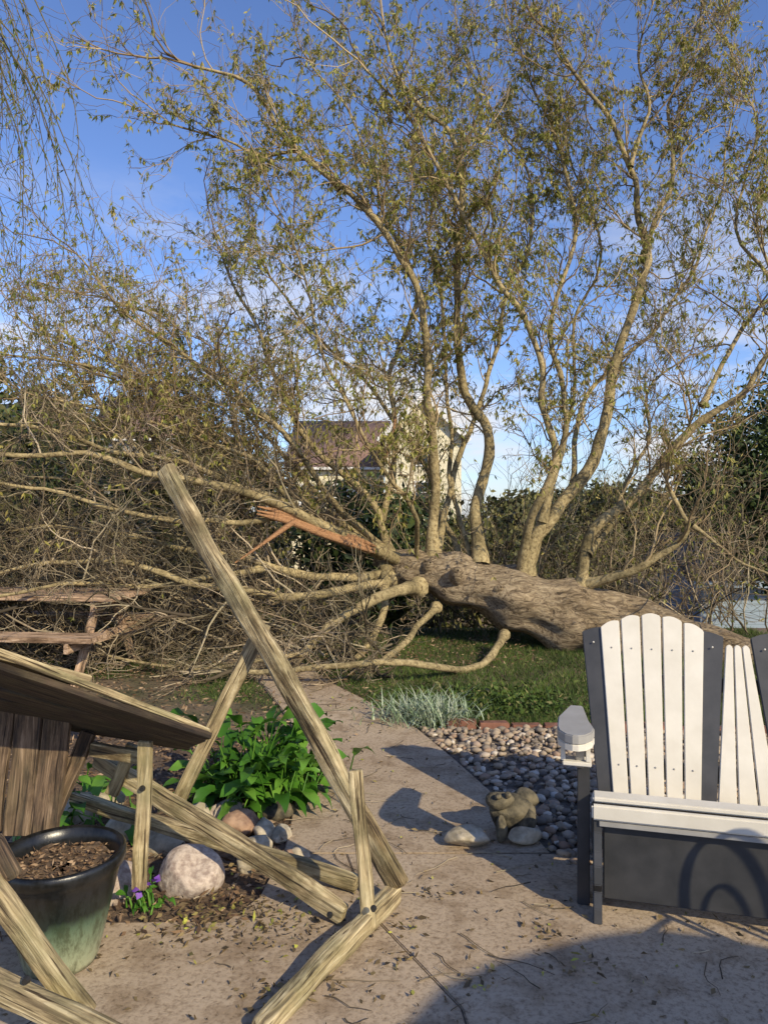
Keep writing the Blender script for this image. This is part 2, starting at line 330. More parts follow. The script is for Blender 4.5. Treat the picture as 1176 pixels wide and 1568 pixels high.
def mainlimb(pts,r0,r1=.010,dens=5.,leaf=1.,up=.10,crook=.24,sl=(.5,1.4),start=.18,buf=None,twb=None,sp=.75,tw=1.):
    r0*=.76; P=spline([W(*p) for p in pts],.09); n=len(P)
    wob=np.cumsum(rng.normal(0,.026,(n,3)),0); kk=np.ones(5)/5
    wob=np.stack([np.convolve(wob[:,i]-np.linspace(0,wob[-1,i],n),kk,'same') for i in range(3)],1)
    P=P+wob*np.minimum(np.arange(n)/6,1)[:,None]
    R=np.interp(np.linspace(0,1,n),[0,.05,.5,1],[r0*1.6,r0,r0*.55+r1*.3,r1])*(1+rng.normal(0,.05,n))
    tube(buf or limb,P,R,9,.06)
    L=np.linalg.norm(np.diff(P,axis=0),axis=1).sum(); t=unit(np.gradient(P,axis=0))
    for j in range(int(L*dens*1.1)):
        f=start+(1-start)*rng.random()**.85; i=min(int(f*(n-1)),n-1)
        d=unit(t[i]*.75+rng.normal(0,sp,3)+UP*.25)
        ll=rng.uniform(*sl)*(1-.35*f)
        grow(P[i],d,ll,min(R[i]*.5,.004+.008*ll),1,leaf,up,crook,twb or twig,tw)
    for _ in range(2): grow(P[-1],unit(t[-1]+rng.normal(0,.2,3)),sl[1]*.8,r1,1,leaf,up,crook,twb or twig)
ML=mainlimb
ML([(662,850,8.1),(650,740,8.0),(640,640,7.8),(640,560,7.7),(633,490,7.6),(612,430,7.5),(580,370,7.4),(530,300,7.3),(480,255,7.2),(430,190,7.1),(375,120,7.0),(300,100,6.9)],.075,.012,5.5,1.4)
ML([(520,290,7.3),(460,238,7.3),(400,240,7.2),(340,215,7.1),(260,190,7.0)],.03,.008,6,1.5,up=.02)
ML([(735,865,8.0),(740,795,8.2),(772,720,8.3),(775,660,8.3),(748,600,8.3),(735,540,8.2),(728,460,8.1),(722,400,8.0),(722,300,7.9),(700,215,7.9),(655,180,7.8),(610,120,7.7),(590,50,7.7)],.085,.012,5.5,1.3)
ML([(800,885,7.9),(800,800,7.7),(815,720,7.6),(795,640,7.6),(793,600,7.6),(765,510,7.5),(730,455,7.5),(700,380,7.4),(680,300,7.3),(650,240,7.2),(560,110,7.1)],.06,.01,5.5,1.3)
ML([(805,880,7.9),(812,835,7.9),(865,772,8.0),(905,710,8.1),(930,605,8.1),(945,520,8.2),(965,450,8.2),(981,400,8.2),(975,310,8.2),(962,255,8.2),(920,175,8.2),(880,110,8.1),(840,50,8.1)],.10,.014,4.5,1.1,start=.3)
ML([(981,400,8.2),(1008,325,8.4),(1040,245,8.5),(1030,150,8.6),(1065,60,8.7),(1080,-20,8.8)],.038,.01,6,1.2)
ML([(965,255,8.2),(985,180,8.2),(975,100,8.2),(1000,10,8.1)],.03,.008,6,1.2)
ML([(888,905,7.8),(900,845,7.8),(928,795,7.7),(985,722,7.7),(1040,660,7.6),(1075,622,7.6),(1140,582,7.5),(1176,530,7.5),(1240,470,7.4)],.085,.02,3.8,.7,start=.35)
ML([(1075,622,7.6),(1120,520,7.8),(1180,430,8),(1150,330,8.1),(1200,250,8.2)],.035,.01,6,1.0)
ML([(1180,430,8),(1130,330,8.3),(1160,200,8.3),(1120,80,8.4)],.025,.008,6,1.1)
ML([(895,895,7.8),(970,880,7.5),(1010,848,7.4),(1060,805,7.3),(1052,760,7.3),(1040,715,7.3),(1060,650,7.2)],.065,.012,5,.4)
ML([(1060,805,7.3),(1120,840,7.2),(1190,880,7.1)],.025,.01,6,.1,up=.02)
ML([(830,800,7.9),(845,700,8.0),(845,600,8.2),(838,510,8.3),(868,410,8.4),(860,310,8.5),(830,210,8.5),(800,120,8.5),(780,40,8.5)],.05,.01,6,1.2)
ML([(668,850,8.2),(688,760,8.6),(700,690,8.8),(735,560,9.0),(760,430,9.1),(800,330,9.2),(780,230,9.2),(740,130,9.2)],.05,.01,5.5,1.2)
ML([(585,800,8.4),(600,640,8.6),(585,540,8.8),(620,440,8.9),(560,330,9),(520,200,9.1),(470,90,9.2)],.045,.01,6,1.4)
ML([(600,850,8.2),(560,780,8.3),(505,720,8.4),(450,640,8.5),(410,560,8.6),(370,480,8.6),(345,420,8.6),(330,370,8.6)],.06,.01,6.5,.9)
ML([(590,845,8.2),(500,740,7.8),(430,650,7.6),(350,590,7.5),(240,500,7.4),(170,440,7.4),(120,390,7.3)],.05,.008,6.5,.6)
ML([(585,850,8.2),(480,780,8.0),(370,700,7.8),(250,620,7.6),(130,570,7.4),(0,545,7.2)],.05,.01,7.5,.5,up=.07)
ML([(570,840,8.2),(470,760,8.8),(330,640,9.2),(180,560,9.4),(40,500,9.6)],.045,.01,7,.6,up=.08)
ML([(560,830,8.3),(420,680,9),(300,560,9.4),(200,470,9.6),(60,430,9.8)],.04,.008,5.5,.6,up=.04)
ML([(640,860,8.1),(620,780,7.6),(560,690,7.2),(500,560,6.9),(470,440,6.8),(440,350,6.7)],.035,.008,6,1.0)
ML([(710,870,8.1),(690,800,8.8),(660,700,9.4),(600,600,9.6),(500,520,9.7),(420,430,9.8),(380,330,9.8)],.05,.01,6,1.2)
ML([(720,865,8.1),(705,740,8.6),(690,600,9.0),(670,480,9.1),(640,350,9.2),(660,220,9.2),(700,90,9.3)],.04,.008,5.5,1.2,start=.35)
ML([(870,760,8.0),(905,640,8.6),(1000,520,9),(1060,420,9.2),(1110,300,9.3),(1120,180,9.4)],.04,.01,5.5,.9)
ML([(900,850,7.8),(960,760,8.4),(1010,680,8.8),(1010,600,9),(1060,540,9.1)],.04,.01,6,.45)
ML([(815,860,8),(850,760,8.8),(880,640,9.2),(890,520,9.3),(930,400,9.4),(900,270,9.5),(870,150,9.5)],.04,.008,5.5,1.)
BR=dict(twb=brush)
# brushy leaders rising out of the crushed side of the crown
ML([(470,800,7.6),(400,720,7.5),(300,660,7.4),(180,630,7.2),(60,610,7.0)],.035,.01,7.5,.35,up=.12)
ML([(360,760,7.3),(260,690,8.0),(150,650,8.6),(20,600,9.0)],.035,.01,7,.35,up=.12)
ML([(240,720,7.1),(170,640,7.4),(110,580,7.8),(70,510,8.1)],.03,.008,7,.5,up=.12)
ML([(430,790,7.4),(350,690,8.4),(260,600,9.0),(230,520,9.3)],.03,.008,7,.6,up=.12)
ML([(620,860,8.2),(530,825,7.6),(430,790,7.2),(330,750,6.9),(250,735,6.7),(130,705,6.5),(-20,690,6.3)],.085,.018,5.5,.10,up=.05,**BR)
ML([(590,855,8.2),(480,800,7.7),(360,745,7.4),(240,705,7.1),(100,670,6.9),(-40,650,6.7)],.06,.015,6,.14,up=.05,**BR)
ML([(600,880,8.1),(480,880,7.6),(360,850,7.3),(200,815,7.0),(60,800,6.8),(-60,810,6.7)],.065,.016,5.5,.05,up=.04,**BR)
ML([(600,890,8.0),(550,905,7.4),(450,910,7.0),(330,890,6.8),(180,860,6.7),(0,880,6.6)],.065,.016,5,.03,up=.03,**BR)
ML([(430,790,7.2),(330,800,6.8),(230,790,6.6),(120,770,6.5),(0,740,6.4)],.04,.014,5,.08,up=.04,**BR)
ML([(560,850,8.3),(430,790,8.6),(280,750,8.8),(120,740,9),(-40,730,9)],.05,.012,6,.2,up=.05,**BR)
ML([(400,870,7.3),(320,900,6.9),(200,930,6.7),(60,910,6.2),(-60,930,6.0)],.04,.012,6,.02,up=.02,**BR)
ML([(640,900,7.9),(600,905,7.3),(560,925,7.0),(520,960,6.8),(470,1000,6.7)],.10,.035,4,.0,up=.02,twb=brush,sl=(.3,.9))
ML([(772,972,7.6),(745,995,7.0),(700,1020,6.6),(640,1043,6.15),(560,1050,6.02),(460,1048,6.02),(360,1030,6.2)],.055,.022,2.5,.0,up=.02,start=.5,twb=brush,sl=(.2,.6))
ML([(668,930,7.9),(640,960,7.3),(605,990,6.9),(575,1018,6.7)],.055,.03,2,.0,twb=brush,sl=(.2,.6))
ML([(590,870,8.1),(590,940,7.5),(560,990,7.3),(540,1010,7.1)],.07,.03,3,.0,twb=brush,sl=(.2,.6))
ML([(470,1000,6.7),(380,1010,6.5),(280,1015,6.45),(150,1000,6.5)],.03,.01,5,.0,up=.03,twb=brush,sl=(.3,.8))
for i in range(230):
    x=rng.uniform(-4.6,.1); y=rng.uniform(6.1,9.3) if x<-1.6 else rng.uniform(6.6,9.3); z=abs(rng.normal(0,.5))*min(1,(0.8-x)/2.5)+.05
    d=unit(np.array([-1,rng.normal(0,.6),rng.normal(.1,.4)]))
    grow(np.array([x,y,z]),d,rng.uniform(.6,1.8),rng.uniform(.006,.018),1,.0,.02,.2,brush)
for i in range(110):
    x=rng.uniform(.3,4.6); y=rng.uniform(8.5,9.8)
    grow(np.array([x,y,.05]),unit(np.array([rng.normal(0,.5),rng.normal(0,.4),1])),rng.uniform(.6,1.9),.01,1,.25,.03,.2,brush)
Lf=[x for x in (flush(twig),flush(brush,.02)) if x is not None]
trunk.make('trunk',M_trunk,wt,True); limb.make('limbs',M_limb,wt,True); twig.make('twigs',M_twig,wt); brush.make('crushed_branches',M_brush,wt)
LL=np.concatenate([x[2] for x in Lf]); V,Fl=leaves(np.concatenate([x[0] for x in Lf]),np.concatenate([x[1] for x in Lf]),LL,LL*.27); npmesh('leaves',V,Fl,M_leaf,wt)
tb=Buf()
for off in ((0,0,0),(0,.03,.04),(0,-.02,-.03)):
    P=spline([W(575,842,7.78),W(500,815,7.45),W(440,793,7.2),W(395,782,7.05)],.06)+np.array(off)+[0,-.05,0]
    tube(tb,P,np.interp(np.linspace(0,1,len(P)),[0,.2,.8,1],[.012,.038,.028,.006]),7,.3)
P=spline([W(450,800,7.0),W(400,835,6.85),(W(360,862,6.8))],.06); tube(tb,P,np.linspace(.028,.008,len(P)),6,.3)
P=spline([W(607,625,8.0),W(602,660,8.0),W(590,700,8.1)],.06); tube(tb,P,np.linspace(.008,.03,len(P)),6,.3)
tb.make('torn_wood',M_torn,wt,True)

# ---------------------------------------------------------------- standing willow at left
sw=empty('weeping_willow_tree'); bl=Buf(); bt=Buf(); LP=[];LD=[];LL=[]
P=spline([(-5.6,5.6,0),(-5.5,5.6,1.5),(-5.3,5.5,3.2),(-4.8,5.3,4.8),(-4.2,5.1,5.8)],.2); tube(bl,P,np.linspace(.34,.16,len(P)),16,.08)
for a in ([(-4.8,5.3,4.8),(-4.0,5.2,5.6),(-3.4,5.1,5.9),(-2.9,5.0,5.8)],[(-4.2,5.1,5.8),(-3.6,5.6,6.4),(-3.0,5.8,6.3)],[(-4.8,5.3,4.6),(-3.9,4.8,5.2),(-3.3,4.7,5.3)]):
    P=spline(a,.15); tube(bl,P,np.linspace(.10,.02,len(P)),8,.05)
for i in range(34):
    p=np.array([rng.uniform(-3.7,-2.75),rng.uniform(4.6,5.6),rng.uniform(4.9,5.9)])
    L=rng.uniform(1.2,3.0); n=18; d=unit(np.array([.45,rng.normal(0,.2),-.2])); q=[p]
    for j in range(n-1):
        d=unit(d+np.array([rng.normal(.0,.10),rng.normal(0,.10),-.16])); q.append(q[-1]+d*L/(n-1))
    q=np.array(q); tube(bt,q,np.linspace(.006,.0018,n),4)
    for j in range(int(L*24)):
        f=rng.uniform(3,n-1.01); k=int(f); c=q[k]+(q[k+1]-q[k])*(f-k)
        if rng.random()<.3:
            e=c+unit(rng.normal(0,.5,3)+[.1,0,-.8])*rng.uniform(.08,.35); tube(bt,[c,(c+e)/2+rng.normal(0,.015,3),e],[.002,.0018,.0012],3); c=e
        LP.append(c); LD.append(rng.normal(0,.4,3)-UP); LL.append(rng.uniform(.03,.06))
bl.make('trunk_and_limbs',M_limb,sw,True); bt.make('drooping_strands',M_strand,sw)
V,Fl=leaves(np.array(LP),np.array(LD),np.array(LL),np.array(LL)*.25); npmesh('leaves',V,Fl,M_sleaf,sw)

# ---------------------------------------------------------------- background trees
def bgtree(name,x,y,h,w,nleaf,ls,material,low=.15,seed=0,clumps=70,parent=None):
    r=np.random.default_rng(seed); z0=gz(y); e=parent or empty(name); b_=Buf()
    P=spline([(x,y,z0),(x+.1*w,y,z0+h*.3),(x-.05*w,y,z0+h*.6),(x,y,z0+h*.92)],.3); tube(b_,P,np.linspace(.035*h,.01,len(P)),10,.08)
    C=[]
    for i in range(clumps):
        d=unit(r.normal(size=3)); rad=r.random()**.4
        zc=z0+h*(low+(1-low)*.5)+d[2]*rad*h*(1-low)*.5
        f=1-.25*max(0,(zc-z0)/h-.6)/.4
        c=np.array([x+d[0]*rad*w*.5*f,y+d[1]*rad*w*.5*f,zc]); C.append(c)
        if i%3==0:
            s=P[int(len(P)*min(.9,max(.15,(zc-z0)/h*.7)))]
            tube(b_,[s,(s+c)/2+[0,0,-.05*h],c],[.012*h,.007*h,.003*h],5)
    C=np.array(C); idx=r.integers(0,clumps,nleaf); s=r.uniform(.04,.10,clumps)[idx]
    p=C[idx]+r.normal(size=(nleaf,3))*s[:,None]*[w,w,h*.7]
    p[:,2]=np.maximum(p[:,2],z0+.05)
    V,Fl=leaves(p,r.normal(size=(nleaf,3)),ls*r.uniform(.6,1.4,nleaf),ls*.6)
    b_.make('trunk_and_limbs',M_trunk,e,True); npmesh('foliage',V,Fl,material,e)
bgtree('evergreen_tree',6.7,12.6,4.7,3.4,26000,.085,M_dark,.32,1,100)
bgtree('evergreen_tree',11,18,5.4,5,8000,.15,M_dark,.2,2)
bgtree('shade_tree',5.2,22,3.5,4,6000,.15,M_olive,.1,3)
row=empty('tree_row')
for i,(x,y,h,w,mm) in enumerate([(-9.5,13,5.9,5,M_dark),(-6.5,12.5,5.3,4.5,M_olive),(-3.8,13.5,4.6,4.5,M_olive),(-12.5,16,6.6,6,M_olive),(-8.0,17,6.2,5,M_dark),(-1.2,15.5,3.9,4,M_dark),(2.4,15,3.1,3.8,M_olive),(-4.8,20,5.6,5,M_olive),(4.9,27,3.7,5,M_olive),(9,30,4.2,6,M_olive),(-17,24,7.8,8,M_olive),(15,26,5.5,8,M_dark),(0.5,21,3.4,4,M_dark),(13.5,40,4.6,9,M_olive),(-11.5,26,7.4,6,M_dark)]):
    bgtree('t',x,y,h,w,6500,.10+.005*y,mm,0.0,20+i,60,row)

# ---------------------------------------------------------------- houses
def siding(name,c):
    m,nt,b,o=mat(name); co=coords(nt); sx=nt.nodes.new('ShaderNodeSeparateXYZ'); nt.links.new(co,sx.inputs[0])
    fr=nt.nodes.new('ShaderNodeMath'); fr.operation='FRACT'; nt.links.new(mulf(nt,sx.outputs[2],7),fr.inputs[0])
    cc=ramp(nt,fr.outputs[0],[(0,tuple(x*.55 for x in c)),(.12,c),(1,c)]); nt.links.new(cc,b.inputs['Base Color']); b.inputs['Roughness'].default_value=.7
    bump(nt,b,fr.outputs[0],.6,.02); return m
M_yel=siding('yellow_siding',(.78,.71,.50)); M_blu=siding('blue_grey_siding',(.30,.38,.47)); M_gs=siding('grey_siding',(.35,.34,.32))
M_roofr=simple('red_shingle_roof',(.16,.095,.08),(.28,.18,.15),14,.9,.5,.02); M_roofg=simple('grey_shingle_roof',(.06,.06,.065),(.14,.14,.145),14,.9,.5,.02)
M_trim=simple('white_trim',(.70,.69,.66),(.8,.79,.76),4,.6); 
m,nt,b,o=mat('window_glass'); b.inputs['Base Color'].default_value=(.03,.04,.05,1); b.inputs['Roughness'].default_value=.08; n_=noise(nt,coords(nt),1.2); bump(nt,b,n_,.1,.02); M_gl=m
def house(name,x,y,w,d,wall,ridge,material,roofm,axis='x',wins=((.25,.45),(.75,.45)),zb=-1.6,rz=0,trim=None):
    e=empty(name,(x,y,zb),rz); box('walls',-w/2,w/2,0,d,0,wall,material,e,0); trim=trim or M_trim
    ov=.35
    if axis=='y':
        npmesh('gable_wall',[(-w/2,0,wall),(w/2,0,wall),(0,0,ridge),(-w/2,d,wall),(w/2,d,wall),(0,d,ridge)],[[0,1,2],[3,5,4]],material,e)
        sl=(ridge-wall)/(w/2); t=.18
        for s in (-1,1):
            xe=s*(w/2+ov); ze=wall-sl*ov
            V=[(0,-ov,ridge+.02),(xe,-ov,ze+.02),(xe,d+ov,ze+.02),(0,d+ov,ridge+.02)]; V+=[(a,b_,c+t) for a,b_,c in V]
            npmesh('roof_slope',V,[[0,1,2,3],[7,6,5,4],[0,4,5,1],[1,5,6,2],[2,6,7,3],[3,7,4,0]],roofm,e)
            beam('rake_trim',(0,-ov-.02,ridge+.03),(xe,-ov-.02,ze+.03),.22,.04,trim,e,warp=0)
    else:
        sl=(ridge-wall)/(d/2); t=.18
        npmesh('gable_wall',[(-w/2,0,wall),(-w/2,d,wall),(-w/2,d/2,ridge),(w/2,0,wall),(w/2,d,wall),(w/2,d/2,ridge)],[[0,1,2],[3,5,4]],material,e)
        for s in (0,1):
            ye=-ov if s==0 else d+ov; ze=wall-sl*ov
            V=[(-w/2-ov,d/2,ridge+.02),(w/2+ov,d/2,ridge+.02),(w/2+ov,ye,ze+.02),(-w/2-ov,ye,ze+.02)]; V+=[(a,b_,c+t) for a,b_,c in V]
            npmesh('roof_slope',V,[[0,1,2,3],[7,6,5,4],[0,4,5,1],[1,5,6,2],[2,6,7,3],[3,7,4,0]],roofm,e)
        box('fascia',-w/2-ov,w/2+ov,-ov-.05,-ov-.005,wall-sl*ov-.03,wall-sl*ov+.10,trim,e,0)
    for i,(fx,fz) in enumerate(wins):
        cx=-w/2+fx*w; cz=fz*wall; hw=min(.6,w*.12)
        box('window_frame_%d'%i,cx-hw,cx+hw,-.06,.02,cz-.75*hw/.6,cz+.75*hw/.6,M_trim,e,.01); box('window_pane_%d'%i,cx-hw*.8,cx+hw*.8,-.075,-.055,cz-1.05*hw,cz-.05*hw,M_gl,e,0); box('window_pane_up_%d'%i,cx-hw*.8,cx+hw*.8,-.075,-.055,cz+.05*hw,cz+1.05*hw,M_gl,e,0)
    return e
house('yellow_house',1.8,34,3.5,8,6.6,8.3,M_yel,M_roofr,'y',((.5,.86),(.5,.6)))
house('yellow_house_wing',-2.3,37,4.6,8,5.4,7.9,M_yel,M_roofr,'x',((.2,.7),(.5,.7),(.8,.7)))
house('red_roof_house',-14.2,42,4.4,6,7.4,9.9,M_gs,M_roofr,'x',((.25,.7),(.75,.7)))
house('grey_roof_house',-22,38,9,8,6.0,9.0,M_gs,M_roofg,'x',((.25,.7),(.75,.7)))
house('garden_shed',8.9,15.2,4.8,2.4,1.75,2.4,M_blu,M_roofg,'x',((.9,.6),),-1.6,0,M_blu)

# ---------------------------------------------------------------- picnic table
pt=empty('picnic_table',(-3.05,6.6,0),math.radians(-6))
for i in range(5): box('top_plank_%d'%i,-.85,.85,-.36+i*.148,-.225+i*.148,.70,.74,M_wood_or,pt)
for s in (-1,1):
    for j in range(2): box('seat_plank_%d'%j,-.85,.85,s*.62-.14+j*.145,s*.62-.005+j*.145,.42,.46,M_wood_or,pt)
for x in (-.6,.6):
    beam('leg',(x,-.55,0),(x,-.15,.70),.09,.04,M_wood_or,pt); beam('leg',(x,.55,0),(x,.15,.70),.09,.04,M_wood_or,pt)
    beam('cross_support',(x+.045,-.75,.38),(x+.045,.75,.38),.09,.04,M_wood_or,pt); beam('top_cleat',(x+.045,-.34,.655),(x+.045,.34,.655),.085,.04,M_wood_or,pt)

# ---------------------------------------------------------------- adirondack double chair
ch=empty('adirondack_double_chair',(.74,2.62,.02),math.radians(-15))
lean=math.radians(20)
def slat(name,cx,wb,topx,wt_,s1,material,y0=.42,z0=.28,arc=.012,t=.020,skew=0):
    prof=[(cx-wb/2,0),(cx+wb/2,0),(topx+wt_/2,s1-skew)]
    for i in range(1,6):
        a=i/6; prof.append((topx+wt_/2-wt_*a,s1-skew+2*skew*a+arc*math.sin(math.pi*a)))
    prof.append((topx-wt_/2,s1+skew))
    bm=bmesh.new()
    fr=[bm.verts.new((x,y0+s*math.sin(lean),z0+s*math.cos(lean))) for x,s in prof]
    f=bm.faces.new(fr); r=bmesh.ops.extrude_face_region(bm,geom=[f])
    for g in r['geom']:
        if isinstance(g,bmesh.types.BMVert): g.co+=Vector((0,math.cos(lean)*t,-math.sin(lean)*t))
    bmesh.ops.recalc_face_normals(bm,faces=bm.faces); bmesh.ops.bevel(bm,geom=list(bm.edges),offset=.003,segments=2,affect='EDGES')
    me=bpy.data.meshes.new(name); bm.to_mesh(me); bm.free(); me.materials.append(material); return link(bpy.data.objects.new(name,me),ch)
def screw(x,s,m_=None):
    bm=bmesh.new(); bmesh.ops.create_uvsphere(bm,u_segments=8,v_segments=6,radius=.004)
    me=bpy.data.meshes.new('screw'); bm.to_mesh(me); bm.free(); me.materials.append(m_ or M_gry); o=bpy.data.objects.new('screw',me)
    o.location=(x,.42+s*math.sin(lean)-.001,.28+s*math.cos(lean)); link(o,ch)
W_=1.20
for cx in (.25,.93):
    for i in range(-2,3):
        s1=.745-.009*i*i-.003*abs(i); bx=cx+i*.068; tx=cx+i*.0855
        slat('back_slat',bx,.060,tx,.078,s1,M_white,skew=.008*i)
        for s in (.12,.60): screw(bx+(tx-bx)*s/.75,s)
    for sg in (-1,1):
        slat('back_stile',cx+sg*.192,.066,cx+sg*.248,.080,.675,M_blk,y0=.432,skew=.012*sg,arc=.004)
        screw(cx+sg*.24,.62,M_white)
for i,(bx,tx) in enumerate(((.515,.558),(.59,.59),(.665,.622))): slat('middle_slat',bx,.068,tx,.028,.62,M_white,y0=.436)
beam('back_rail',(0.02,.535,.36),(W_-.03,.535,.36),.07,.03,M_blk,ch,warp=0); beam('back_rail_upper',(0.06,.655,.70),(W_-.07,.655,.70),.06,.025,M_blk,ch,warp=0)
for i in range(6):
    y=.0+i*.082; z=.42-.034*i
    box('seat_slat_%d'%i,.0,W_,y,y+.072,z-.018,z,M_white,ch,.005)
box('seat_front_slat',-.005,W_+.005,-.028,-.006,.348,.402,M_white,ch,.007)
box('seat_lower_slat',.02,W_-.02,-.018,-.002,.325,.343,M_gry,ch,.002)
box('front_apron',.035,W_-.035,.02,.045,.055,.322,M_blk,ch,.004)
def sidepoly(name,x0,x1,poly,material):
    bm=bmesh.new(); vs=[bm.verts.new((x0,y,z)) for y,z in poly]; f=bm.faces.new(vs); r=bmesh.ops.extrude_face_region(bm,geom=[f])
    for g in r['geom']:
        if isinstance(g,bmesh.types.BMVert): g.co.x=x1
    bmesh.ops.recalc_face_normals(bm,faces=bm.faces); bmesh.ops.bevel(bm,geom=list(bm.edges),offset=.003,segments=2,affect='EDGES')
    me=bpy.data.meshes.new(name); bm.to_mesh(me); bm.free(); me.materials.append(material); return link(bpy.data.objects.new(name,me),ch)
for x in (0.0,W_-.03):
    sidepoly('side_stringer',x,x+.030,[(-.06,.0),(.03,.0),(.05,.10),(.10,.17),(.30,.13),(.62,.0),(.74,.0),(.55,.2),(.30,.29),(.05,.385),(-.004,.385),(-.012,.30),(-.03,.24),(-.055,.20),(-.065,.14),(-.03,.10),(-.05,.05)],M_blk)
for x in (-.055,W_+.02): 
    sidepoly('front_leg',x,x+.045,[(.06,0),(.16,0),(.16,.60),(.06,.60)],M_blk)
for x0,x1 in ((-.125,.005),(W_-.005,W_+.125)):
    a=[(x0+.03,-.06),(x0+.055,-.075),(x1-.055,-.075),(x1-.03,-.06),(x1-.008,-.02),(x1,.03),(x1-.02,.14),(x1-.04,.34),(x0+.04,.34),(x0,.16),(x0-.0,.03),(x0+.008,-.02)]
    prism('armrest',a,.625,.655,M_gry,ch,.004)
    prism('armrest_edge',a,.600,.622,M_white,ch,.003)
    sidepoly('arm_bracket',(x0+x1)/2+.0,(x0+x1)/2+.03,[(-.05,.598),(.055,.598),(.055,.50),(.02,.52),(-.01,.56)],M_gry)
    box('cup_bracket',x0+.02,x1-.01,-.02,.05,.53,.545,M_white,ch,.003)
    for xx in (x0+.022,x1-.022): box('cup_post',xx-.008,xx+.008,-.015,.0,.546,.598,M_white,ch,.002)

# ---------------------------------------------------------------- broken swing
sg=empty('broken_porch_swing')
def B(name,a,b_,w,t,m_=None,up=(0,0,1),**k): return beam(name,W(*a),W(*b_),w,t,m_ or M_wood,sg,up,**k)
def bolt(u,v,d,r=.011):
    bm=bmesh.new(); bmesh.ops.create_cone(bm,cap_ends=True,segments=14,radius1=r,radius2=r*.7,depth=.012)
    me=bpy.data.meshes.new('bolt'); bm.to_mesh(me); bm.free(); me.materials.append(M_iron); o=bpy.data.objects.new('bolt',me); o.location=W(u,v,d); o.rotation_euler=(math.radians(90),0,0); link(o,sg)
B('long_leg',(252,716,3.25),(614,1358,2.66),.078,.052,bev=.016,warp=.008)
B('short_brace',(405,955,3.05),(272,1228,3.15),.062,.035,bev=.01,up=(1,0,0))
B('ground_rail',(604,1362,2.68),(398,1590,2.0),.070,.055,bev=.016,warp=.008)
B('upright_stub',(545,1178,2.58),(564,1420,2.50),.050,.035,up=(1,0,0),bev=.010)
B('cross_rail',(150,1158,3.0),(528,1400,2.55),.068,.045,bev=.012,warp=.006)
B('rear_rail',(112,1222,3.25),(548,1352,2.78),.055,.045,bev=.01)
B('seat_slat',(222,1135,2.62),(214,1362,2.62),.052,.022,up=(1,0,0),bev=.006)
B('seat_post',(135,1120,2.75),(78,1262,2.70),.055,.035,M_wood_old,up=(1,0,0))
B('seat_post_short',(205,1140,2.9),(170,1215,2.9),.05,.03,up=(1,0,0))
B('seat_stretcher',(140,1145,2.72),(215,1160,2.68),.05,.03)
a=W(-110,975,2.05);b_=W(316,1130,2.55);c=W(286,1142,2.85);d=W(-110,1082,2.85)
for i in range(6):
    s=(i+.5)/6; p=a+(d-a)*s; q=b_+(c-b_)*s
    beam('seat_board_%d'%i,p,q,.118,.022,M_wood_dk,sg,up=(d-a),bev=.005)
nrm=unit(np.cross(b_-a,d-a)); nrm=nrm if nrm[2]>0 else -nrm
beam('seat_edge_board',a+nrm*.022+(a-d)*.02,b_+nrm*.022,.03,.022,M_wood,sg,up=(d-a))
beam('seat_top_board',a+nrm*.045+(d-a)*.25,W(140,1046,2.38),.10,.022,M_wood,sg,up=(d-a))
for i in range(4):
    x0=-50+i*43; beam('back_board_%d'%i,W(x0+10,1085-i*2,2.72),W(x0-10,1268+i*6,2.62),.098,.025,M_wood_old,sg,up=(1,0,0))
B('fallen_arm',(-20,1345,2.02),(136,1555,1.98),.062,.045,bev=.014)
B('fallen_rail',(-60,1480,1.95),(200,1605,1.80),.065,.05,bev=.014)
B('arm_knob',(-10,1280,2.05),(22,1345,2.05),.045,.045,M_wood_old,bev=.018)
for q in ((505,1402,2.50),(572,1392,2.45),(40,1502,1.88),(218,1208,2.60)): bolt(*q)

# ---------------------------------------------------------------- glazed pot
m,nt,b,o=mat('glazed_ceramic'); tc=nt.nodes.new('ShaderNodeTexCoord'); sx=nt.nodes.new('ShaderNodeSeparateXYZ'); nt.links.new(tc.outputs['Object'],sx.inputs[0])
nz=noise(nt,coords(nt,(1,1,.35)),22,8,.75); ad=nt.nodes.new('ShaderNodeMath'); ad.operation='MULTIPLY_ADD'; ad.inputs[1].default_value=.14; nt.links.new(nz,ad.inputs[0]); nt.links.new(sx.outputs[2],ad.inputs[2])
c=ramp(nt,ad.outputs[0],[(.11,(.36,.38,.25)),(.20,(.20,.25,.16)),(.26,(.09,.14,.09)),(.285,(.02,.028,.024)),(.36,(.015,.016,.017))])
c=mix(nt,c,ramp(nt,nz,[(.42,(.4,.4,.36)),(.54,(1,1,1))]),1.,'MULTIPLY')
nt.links.new(c,b.inputs['Base Color']); b.inputs['Roughness'].default_value=.28; bump(nt,b,nz,.3,.004); M_pot=m
pot=empty('glazed_planter_pot',(-1.03,2.36,.0))
prof=[(0,.022),(.108,.022),(.115,.04),(.135,.12),(.158,.22),(.175,.29),(.178,.31),(.192,.325),(.199,.345),(.198,.365),(.190,.372),(.178,.365),(.172,.33),(.165,.28),(.16,.25)]
ns=48; V=[(r*math.cos(2*math.pi*i/ns),r*math.sin(2*math.pi*i/ns),z) for r,z in prof for i in range(ns)]
Fq=[[j*ns+i,j*ns+(i+1)%ns,(j+1)*ns+(i+1)%ns,(j+1)*ns+i] for j in range(len(prof)-1) for i in range(ns)]
npmesh('pot_body',V,Fq,M_pot,pot,True)
V=[(.168*k/6*math.cos(2*math.pi*i/32),.168*k/6*math.sin(2*math.pi*i/32),.318+.012*math.sin(i*1.3+k)) for k in range(1,7) for i in range(32)]
